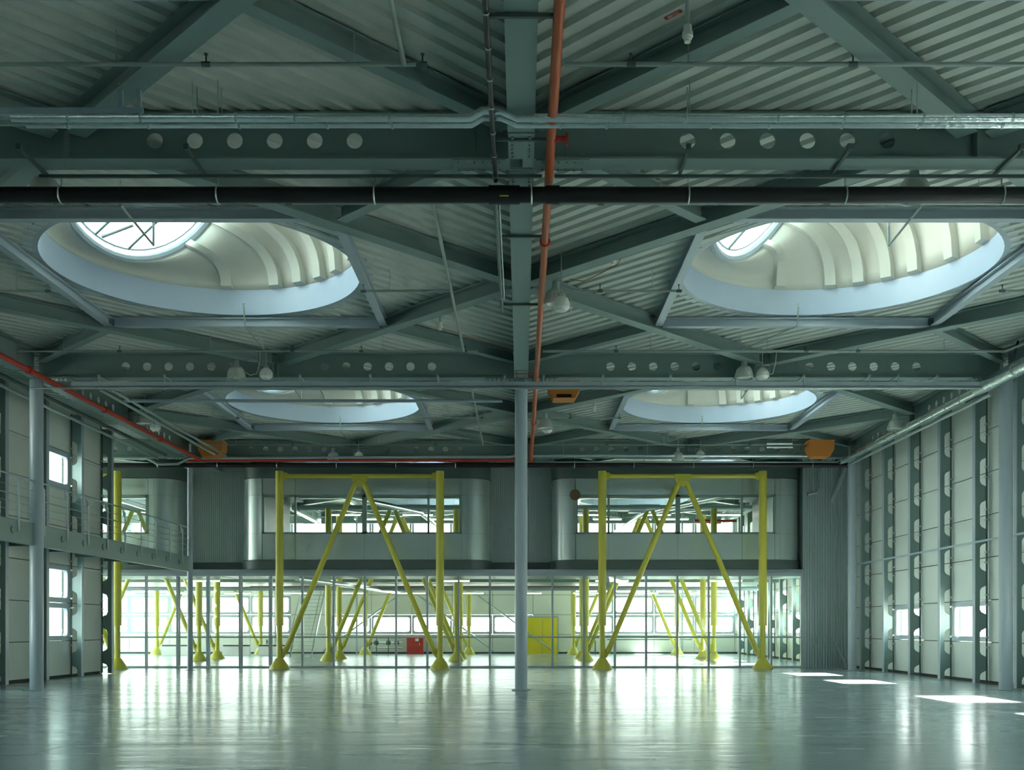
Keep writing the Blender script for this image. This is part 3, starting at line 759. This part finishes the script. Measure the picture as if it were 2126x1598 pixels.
# dropped sprinkler arms in the rooflights
def arm(pts, lab, r=.018):
    t = thing('sprinkler_dropper', lab, 'sprinkler pipe', pts[0], 'dropped sprinkler arms')
    MB().tube(pts, r, 8).build('pipe_run', PIPE, t)
    rod(pts[0][0], pts[0][1], pts[0][2], ZD).build('hanger_rod', GALV, t)
    e = Vector(pts[-1]); MB().lathe([(0, .05), (.03, .04), (.025, 0), (.02, -.04), (.0, -.04)], e, 8).build('nozzle', GALV, t)
for row, dY in (('near', 0), ('far', 12)):
    for x, s_ in ((-6, 1), (6, -1)):
        sd = side(x)
        # far arm: rises from the beam node towards the ring
        arm([(x+s_*.05, 24.2+dY, 7.98), (x-s_*.0, 22.7+dY, 8.10), (x, 22.6+dY, 8.52)] if x < 0 else [(5.1, 24.2+dY, 7.98), (6.0, 22.7+dY, 8.10), (6.0, 22.6+dY, 8.52)], 'thin bent sprinkler arm at the far edge of the %s %s rooflight' % (sd, row))
        # near arm hanging into the opening
        arm([(x-s_*.1, 15.9+dY, 7.98), (x+s_*(-.3 if x < 0 else -.3), 17.9+dY, 8.1), (x+s_*(-.3 if x < 0 else -.3), 17.9+dY, 8.45)], 'dark V shaped sprinkler arm hanging across the %s %s rooflight' % (sd, row), .022)
# rails and pipes at the middle beam
t = thing('cable_tray', 'long grey cable tray hung below the middle cross beam', 'cable tray', (0, 25.55, 7.45))
MB().box(-11, 11.2, 25.52, 25.55, 7.445, 7.555).box(-11, 11.2, 25.52, 25.66, 7.445, 7.455).build('tray', STEEL2, t)
for x in (-10.3, -8.7, -7.05, -5.4, -3.68, -2.04, -.4, .55, 2.0, 3.65, 5.25, 6.9, 8.5, 9.2, 10.15):
    MB().box(x-.03, x+.03, 25.46, 25.52, 7.66, 7.72).tube([(x, 25.49, 7.43), (x, 25.49, 7.7)], .012, 6).tube([(x, 25.5, 7.68), (x, 26.0, 7.685)], .014, 6).build('tray_hanger', GALV, t)
pipe('conduit_pipe', [(-12, 25.55, 7.40), (11.3, 25.55, 7.40)], .028, GALV, 'thin bright pipe running just under the middle cable tray')
t = pipe('conduit_pipe', [(-10.6, 27.9, 7.60), (-.5, 27.9, 7.60)], .045, STEEL2, 'grey pipe across the left far rooflight, behind the middle tray')
for q, x in (('left', -10.75), ('right', -10.45)):
    pipe('tray_rail', [(x, 26.6, 7.62), (x, 37.0, 7.62)], .04, GALV, '%s of two parallel galvanised rails running to the far orange heater' % q)
t = pipe('silver_pipe', [(-15.2, 37.12, 7.56), (-13.3, 37.12, 7.56), (-12.9, 37.12, 7.35), (-12.2, 37.12, 7.35), (-11.8, 37.12, 7.56), (-.4, 37.12, 7.62), (-.1, 37.12, 7.7)], .05, GALV, 'silver pipe with a dip, above the far black pipe, left half')
pipe('silver_pipe', [(.3, 37.2, 7.66), (10.9, 37.2, 7.66)], .05, FOIL, 'bright silver pipe above the far black pipe, right half', clips=lambda t: [rod(x, 37.2, 7.7, ZD).build('hanger_rod', GALV, t) for x in (1.5, 4.5, 7.5, 10.4)])
pipe('silver_pipe', [(.8, 37.6, 7.50), (11.6, 37.6, 7.50)], .03, GALV, 'thin pipe just above the far black pipe, right half')
# silver duct along the right wall, left wall pipe
t = pipe('spiral_duct', [(11.4, 6, 7.50), (11.4, 25.5, 7.50)], .17, FOIL, 'thick spiral duct at upper right, near half', n=20)
for y in [15+1.5*k for k in range(7)]: MB().tube([(11.4, y-.02, 7.5), (11.4, y+.02, 7.5)], .185, 20).build('band', GALV, t)
t = pipe('spiral_duct', [(11.4, 26.1, 7.46), (11.4, 37.25, 7.46)], .105, FOIL, 'slim spiral duct running along the top of the right wall', n=18)
for y in [27+.9*k for k in range(12)]: MB().tube([(11.4, y-.015, 7.46), (11.4, y+.015, 7.46)], .115, 18).build('band', GALV, t)
MB().tube([(11.4, 25.4, 7.50), (11.4, 26.15, 7.47)], [.17, .12], 18).build('reducer', GALV, t)
pipe('conduit_pipe', [(11.7, 26, 7.36), (11.7, 37.3, 7.36)], .05, GALV, 'thin pipe running beside the slim spiral duct')
pipe('silver_pipe', [(-13.0, 14, 7.60), (-13.0, 37.4, 7.60)], .045, GALV, 'thin silver pipe running high along the left wall')
pipe('conduit_pipe', [(-12.6, 14, 7.66), (-12.6, 37, 7.66)], .06, DARK, 'dark pipe beside the silver pipe high on the left wall')
pipe('black_cable', [(11.66, 27.4, 7.45), (11.68, 25.6, 7.5), (11.7, 25.0, 7.7), (11.7, 24.6, 8.3)], .022, BLACK, 'black cable curling beside the upper right duct')
t = pipe('duct_elbow', [(11.3, 39.6, 8.36), (11.3, 39.6, 6.82), (11.2, 39.6, 6.66), (10.85, 39.6, 6.6)], .075, FOIL, 'small silver elbow pipe beside the right cabin top', n=14)
pipe('drop_pipe', [(10.9, 39.7, 8.36), (10.9, 39.7, 6.7)], .03, GALV, 'short thin pipe hanging beside the silver elbow')
for a, b, lab in (((12.35, 39.6, 7.7), (11.75, 39.6, 6.25), 'round white strut leaning from the top of the corrugated wall'), ((12.4, 39.7, .05), (11.8, 39.7, 1.18), 'grey strut leaning at the foot of the corrugated wall')):
    tag(MB().tube([a, b], .075 if 'white' in lab else .045, 12).build('brace_strut', STEEL2), lab, 'strut')
# near left cable tray
t = thing('cable_tray', 'short grey cable tray end at the upper left', 'cable tray', (-5.5, 12.3, 7.75))
MB().box(-8, -4.55, 12.55, 12.6, 7.72, 7.80).build('tray', STEEL2, t)
for x in (-4.82, -4.6): MB().box(x-.025, x+.025, 12.56, 12.6, 7.74, 8.1).build('tray_hanger', STEEL2, t)

# ------------------------------------------------------------ lamps, detectors, heaters
l0 = thing('bell_lamp', 'x', 'lamp', (0, 0, 0), 'bell shaped hall lamps')
MB().tube([(0, 0, .33), (0, 0, -.06)], .012, 8).lathe([(0, -.04), (.06, -.05), (.07, -.16), (.085, -.17), (.085, -.21), (0, -.21)], n=16).build('gear_housing', GALV, l0)
MB().lathe([(.085, -.19), (.145, -.22), (.185, -.28), (.212, -.38), (.222, -.49)], n=32).build('bell_reflector', LENS, l0)
MB().lathe([(.05, -.21), (.11, -.26), (.15, -.36), (.17, -.46)], n=24).build('inner_reflector', WHITE, l0)
m = MB()
m.tube([(.225*cos(2*PI*k/24), .225*sin(2*PI*k/24), -.49) for k in range(25)], .008, 5)
for a in (0, PI/2, PI, 3*PI/2): m.tube([(.215*cos(a), .215*sin(a), -.49), (.215*cos(a), .215*sin(a), -.42)], .012, 5)
m.build('rim_guard', GALV, l0)
g0 = thing('globe_lamp', 'x', 'lamp', (0, 0, 0), 'round glass lamps')
MB().tube([(0, 0, .36), (0, 0, -.08)], .012, 8).lathe([(0, -.07), (.06, -.08), (.07, -.13), (0, -.13)], n=14).build('lamp_cap', GALV, g0)
MB().lathe([(.05, -.12), (.12, -.17), (.155, -.25), (.15, -.33), (.10, -.39), (0, -.41)], n=28).build('ribbed_globe', WHITE, g0)
m = MB(); m.tube([(-.17, 0, -.05), (-.17, 0, -.42)], .008, 5).tube([(.17, 0, -.05), (.17, 0, -.42)], .008, 5).tube([(-.17, 0, -.05), (.17, 0, -.05)], .008, 5)
m.build('bracket', GALV, g0)
bells = [((.64, 19.4, 8.02), 'bell lamp beside the orange fire pipe in the near bay'), ((-6.92, 25.4, 8.09), 'bell lamp at the left of the middle beam'), ((5.42, 25.4, 8.09), 'bell lamp at the right of the middle beam'),
         ((.72, 31.4, 8.02), 'bell lamp beside the orange fire pipe in the far bay'), ((-11.02, 30.6, 8.0), 'bell lamp hanging by the red pipe at upper left'), ((11.2, 31.3, 7.98), 'bell lamp by the spiral duct at upper right'),
         ((-6.7, 37.3, 8.0), 'small bell lamp before the far beam, left'), ((5.6, 37.3, 8.0), 'small bell lamp before the far beam, right'),
         ((-6.7, 14.7, 8.07), 'bell lamp behind the black pipe at left'), ((5.53, 14.7, 8.07), 'bell lamp behind the black pipe at right')]
for i, (p, lab) in enumerate(bells):
    if i == 0: l0.location = p; l0['label'] = lab
    else: dup(l0, p, lab, 'bell shaped hall lamps')
gl = [((.72, 18.75, 7.62), 'clear glass globe lamp under the bell lamp by the orange pipe'), ((-6.2, 25.4, 7.98), 'round ribbed lamp beside the left middle bell lamp'), ((5.87, 25.4, 7.98), 'round ribbed lamp beside the right middle bell lamp'),
      ((-5.8, 37.3, 7.95), 'round lamp before the far beam, left'), ((6.4, 37.3, 7.98), 'round lamp before the far beam, right'), ((-11.0, 31.4, 7.85), 'round lamp by the red pipe at upper left'), ((.80, 32.0, 7.9), 'round lamp beside the far bell lamp by the orange pipe')]
for i, (p, lab) in enumerate(gl):
    if i == 0: g0.location = p; g0['label'] = lab
    else: dup(g0, p, lab, 'round glass lamps')
for q in ('globe_lamp', 'globe_lamp.006'):
    o = bpy.data.objects[q]; p = o.location; rod(p.x, p.y, p.z+.3, 8.35).build('hanger_rod', GALV, o)
for x, c, y in ((-6.7, -6.35, 25.4), (5.85, 6.35, 25.4)):
    tag(MB().tube([(x, y, 7.75), (x+.12, y, 7.68), (x+.27, y, 7.72), (x+.33, y, 7.95), (x+.36, y, 8.25)], .009, 6).build('lamp_cable', WHITE), 'pale looping lamp cable at the %s middle lamps' % side(x), 'cable')
tag(MB().box(-6.62, -6.40, 25.3, 25.36, 8.0, 8.2).build('junction_box', STEEL2), 'square grey junction box above the left middle bell lamp', 'junction box')
s0 = None
for p, lab in (((1.80, 11.3, 7.97), 'white smoke detector at the top, right of the orange pipe'), ((1.66, 18.9, 8.2), 'white smoke detector on orange wire, right of the bell lamp'), ((-1.78, 22.9, 8.15), 'white smoke detector left of the central beam'),
               ((9.6, 22.6, 8.15), 'white smoke detector near the right wall'), ((2.2, 31.6, 8.15), 'white smoke detector in the far bay')):
    if s0 is None:
        s0 = thing('smoke_detector', lab, 'smoke detector', p, 'smoke detectors')
        x, y, z = p
        MB().lathe([(0, .09), (.045, .09), (.05, .02), (.06, .015), (.06, -.03), (.045, -.04), (.045, -.06), (.035, -.065), (.035, -.09), (0, -.09)], p, 18).build('detector_body', WHITE, s0)
        MB().tube([(x, y, z+.08), (x, y, ZD-p[2]+z-.02)], .025, 8).build('mount', GALV, s0)
    else: dup(s0, p, lab, 'smoke detectors')
tag(MB().tube([(.9, 19.4, 8.02), (1.15, 19.4, 7.98), (1.35, 19.3, 8.03), (1.75, 19.0, 8.15), (1.8, 18.9, 8.22), (1.6, 18.8, 8.24)], .009, 5).build('orange_wire', ORANGE), 'orange wire from bell lamp to smoke detector', 'wire')
tag(MB().tube([(-1.75, 22.9, 8.12), (-.9, 23.8, 8.08), (-.3, 24.6, 8.1)], .009, 5).build('orange_wire', ORANGE), 'orange wire from the smoke detector left of the central beam', 'wire')
# heaters
def heater(x, y, z, lab):
    t = thing('air_heater', lab, 'heater', (x, y, z))
    a, b = x-.43, x+.43
    MB().prism([(a, z+.55), (a, z+.25), (a+.14, z), (b-.14, z), (b, z+.25), (b, z+.55)], y-.3, y+.3).build('heater_casing', HEAT, t)
    MB().box(a-.02, b+.02, y-.33, y+.33, z+.53, z+.57).build('heater_lid', HEAT, t)
    for q in (a+.1, b-.1): rod(q, y, z+.57, ZD).build('hanger_rod', GALV, t)
    return t
heater(10.45, 36.6, 7.5, 'orange unit heater at the far right corner of the roof')
heater(-10.9, 36.9, 7.55, 'orange unit heater at the far left corner, behind the rails')
h = heater(1.15, 28.3, 7.70, 'small orange unit heater right of the central column top')
MB().box(.95, 1.35, 27.98, 28.0, 7.72, 7.80).build('outlet_louvre', BLACK, h)
t = thing('heater_pipework', 'silver pipes and brown tube beside the far right orange heater', 'pipework', (9.2, 36.6, 7.8))
for z in (7.98, 7.86): MB().tube([(8.6, 36.6, z), (9.5, 36.6, z)], .035, 8).build('silver_tube', FOIL, t)
MB().tube([(9.0, 36.6, 7.72), (9.8, 36.6, 7.72), (9.8, 36.6, 7.92), (10.0, 36.6, 7.92)], .02, 8).build('brown_tube', BROWN, t)
# red label on the roof deck
t = thing('red_label', 'small red label stuck to the roof deck at the top', 'label', (1.687, 11.58, 8.34))
c45 = Vector((-1, 1, 0)).normalized()
m = MB().obox((1.767, 11.50), (1.607, 11.66), -.026, .026, 8.340, 8.346); m.build('label_plate', RED, t)
fc = bpy.data.curves.new('t', 'FONT'); fc.body = '88M/22'; fc.size = .05; fc.extrude = .0008; fc.align_x = 'CENTER'; fc.align_y = 'CENTER'
fo = bpy.data.objects.new('tmp', fc); COL.objects.link(fo); me = bpy.data.meshes.new_from_object(fo.evaluated_get(bpy.context.evaluated_depsgraph_get())); bpy.data.objects.remove(fo)
me.materials.append(WHITE); lt = bpy.data.objects.new('label_text', me); COL.objects.link(lt); lt.parent = t
lt.location = (0, 0, -.0012); q = .70711
lt.rotation_euler = Matrix(((q, -q, 0), (-q, -q, 0), (0, 0, -1))).to_euler()

# ------------------------------------------------------------ things behind the glass
dr = bpy.data.objects.new('door_1', None); COL.objects.link(dr); struct(dr); dr.location = (1.25, 61.9, 0)
for a, b in ((.38, 1.25), (1.27, 2.14)): MB().box(a, b, 61.88, 61.96, 0, 2.12).build('door_leaf', YDOOR, dr)
MB().box(.3, 2.22, 61.94, 62.0, 0, 2.22).build('door_frame', STEEL2, dr)
MB().tube([(1.2, 61.86, 1.0), (1.2, 61.86, 1.15)], .015, 6).build('door_handle', GALV, dr)
t = thing('red_cabinet', 'red metal cabinet low against the rear wall, behind the glass', 'cabinet', (-6, 61.4, 0))
MB().box(-6.7, -5.75, 61.2, 61.7, 0, .98).build('cabinet_body', RED, t); MB().box(-6.2, -6.0, 61.17, 61.2, .75, .9).build('paper_notice', WHITE, t); MB().tube([(-5.95, 61.17, .5), (-5.95, 61.17, .65)], .012, 6).build('handle', GALV, t)
t = thing('stair', 'grey steel stair rising behind the glass partition at left', 'stair', (-12, 56, 0))
for s_ in (0, 1): MB().add([(-12.1+s_*1.1, 54.5, 0), (-12.1+s_*1.1, 54.7, 0), (-12.1+s_*1.1, 58.9, 3.8), (-12.1+s_*1.1, 58.7, 3.95), (-12.06+s_*1.1, 54.5, 0), (-12.06+s_*1.1, 54.7, 0), (-12.06+s_*1.1, 58.9, 3.8), (-12.06+s_*1.1, 58.7, 3.95)], [(0, 1, 2, 3), (7, 6, 5, 4), (0, 4, 5, 1), (1, 5, 6, 2), (2, 6, 7, 3), (3, 7, 4, 0)]).build('stringer', GALV, t)
for k in range(18): MB().box(-12.06, -11.0, 54.6+k*.235, 54.86+k*.235, .16+k*.21, .19+k*.21).build('tread', GALV, t)
MB().tube([(-12.1, 54.5, .95), (-12.1, 58.8, 4.8)], .02, 8).tube([(-11, 54.5, .95), (-11, 58.8, 4.8)], .02, 8).build('handrail', GALV, t)
for k, (x, lab) in enumerate(((-19.3, 'white low convector far left behind the glass'), (-15.9, 'white low convector behind the second left yellow column'), (-13.9, 'white low convector left of the stair'))):
    t = thing('convector', lab, 'radiator', (x, 58.4, 0), 'low convectors')
    MB().box(x-.75, x+.75, 58.2, 58.5, 0, .5).build('convector_casing', WHITE, t); MB().box(x-.72, x+.72, 58.22, 58.48, .5, .58).build('top_grille', BLACK, t)
t = thing('pipe_manifold', 'grey valves and pipe manifold low against the rear wall', 'pipework', (-8.3, 61.3, .3))
for z in (.35, .65, .95): MB().tube([(-9.2, 61.4, z), (-7.0, 61.4, z)], .035, 8).build('manifold_pipe', GALV, t)
for x in (-8.9, -8.5, -7.8, -7.3): MB().lathe([(0, .15), (.12, .12), (.16, 0), (.12, -.12), (0, -.15)], (x, 61.3, .65), 12).tube([(x, 61.35, .0), (x, 61.35, 1.05)], .03, 8).build('valve', DARK, t)
t = thing('tubular_stand', 'dark blue tubular frame behind the glass, right bay', 'frame', (7, 60.6, 0))
MB().tube([(4.3, 60.6, 0), (4.3, 60.6, 1.05), (10.6, 60.6, 1.05), (10.6, 60.6, 0)], .04, 8).tube([(5, 60.6, .85), (9.9, 60.6, .85)], .03, 8).build('tubes', DARK, t)
for k, x in enumerate((-9.3, -4.0, -.5)):
    tag(MB().tube([(x-2.4, 61.7, .15), (x+.0, 61.7, 1.9), (x+2.4, 61.7, 3.7)] if k == 0 else [(x+2.4, 61.7, .15), (x-2.4, 61.7, 3.7)], .05, 8).build('wall_brace', GALV), 'diagonal galvanised brace on the rear wall, %s' % ('behind the left bay', 'between the red cabinet and the left bay', 'left of the yellow doors')[k], 'brace')
for k, x in enumerate((-14.5, -9.7, -4.9, -.1, 4.7, 9.5)):
    tag(MB().box(x-.05, x+.05, 61.6, 61.7, 0, 8.3).build('wall_stanchion', STEEL2), 'slim stanchion on the rear wall, %s' % ['far left', 'left of stair gap', 'right of red cabinet', 'left of yellow doors', 'right of yellow doors', 'far right'][k], 'stanchion')
# strip lights behind the glass
def strip(x, y, z, top, lab, grp):
    t = thing('strip_light', lab, 'strip light', (x, y, z), grp)
    MB().box(x-.75, x+.75, y-.06, y+.06, z, z+.06).build('light_body', WHITE, t)
    MB().tube([(x-.72, y, z-.025), (x+.72, y, z-.025)], .025, 8).build('tube', LIT, t)
    MB().tube([(x-.5, y, z+.06), (x-.5, y, top)], .006, 4).build('hanger_rod', GALV, t)
    MB().tube([(x+.5, y, z+.06), (x+.5, y, top)], .006, 4).build('hanger_rod', GALV, t)
    return t
for y, z, top, xs, lab in ((57.5, 3.45, 3.8, (-22, -18.8, -15.6, -12.4, -9.2, -6, -2.8, .4, 3.6, 6.8, 10), 'lit strip light in the rear row low behind the glazed partition'),
                           (50.5, 7.0, 8.36, (-16, -12, -8.5, -5, -1, 3.0, 6.5, 10), 'lit strip light seen through the cabin windows, front upper row'),
                           (46.0, 3.62, 3.8, (-14, -9, -3, 4, 9), 'lit strip light just behind the glazed partition head'),
                           (54.5, 7.2, 8.36, (-7.5, -4, 4.5, 8), 'lit strip light seen through the cabin windows, rear upper row')):
    for q, x in enumerate(xs):
        l2 = '%s from left, %s' % (['first', 'second', 'third', 'fourth', 'fifth', 'sixth', 'seventh', 'eighth', 'ninth', 'tenth', 'eleventh'][q], lab)
        if q == 0: s1 = strip(x, y, z, top, l2, lab)
        else: dup(s1, (x, y, z), l2, lab)
# ducts behind the glass, lower and upper floor
pipe('supply_duct', [(-20, 52.6, 3.5), (12, 52.6, 3.5)], .10, STEEL2, 'grey duct crossing below the rear upper floor edge')
pipe('orange_pipe', [(-14, 54, 3.62), (6, 54, 3.62)], .07, ORANGE, 'orange pipe crossing high behind the glass partition')
pipe('foil_duct', [(-8.9, 41.5, 3.5), (-6.6, 56, 3.45)], .11, FOIL, 'slanting foil duct behind the glass, left bay')
pipe('foil_duct', [(3.4, 41.2, 3.2), (3.4, 42, 3.6), (4.6, 47.5, 3.65)], .13, FOIL, 'foil duct with drop behind the glass, right bay')
pipe('foil_duct', [(-8.6, 41.4, 7.1), (-4.8, 50.0, 7.05), (-4.4, 60, 7.0)], .12, FOIL, 'slanting foil duct seen through the left cabin window')
pipe('foil_duct', [(9.4, 42, 7.1), (5.9, 50.0, 7.0), (5.4, 60, 7.0)], .12, FOIL, 'slanting foil duct seen through the right cabin window')
pipe('supply_duct', [(-11, 50.2, 7.3), (12, 50.2, 7.3)], .13, STEEL2, 'grey duct crossing beyond the cabin windows')
for x, nm in ((-5.2, 'left'), (6.0, 'right')): tag(MB().box(x-.75, x+.75, 50.9, 51.3, 7.15, 7.55).build('duct_box', STEEL2), 'pale rectangular duct box seen through the %s cabin window' % nm, 'duct box')
pipe('red_pipe', [(8.2, 49.5, 6.6), (10.2, 49.5, 6.6)], .07, RED, 'short red pipe seen through the right cabin window', clips=lambda t: [rod(x, 49.5, 6.6, 8.36).build('hanger_rod', GALV, t) for x in (8.3, 10.1)])
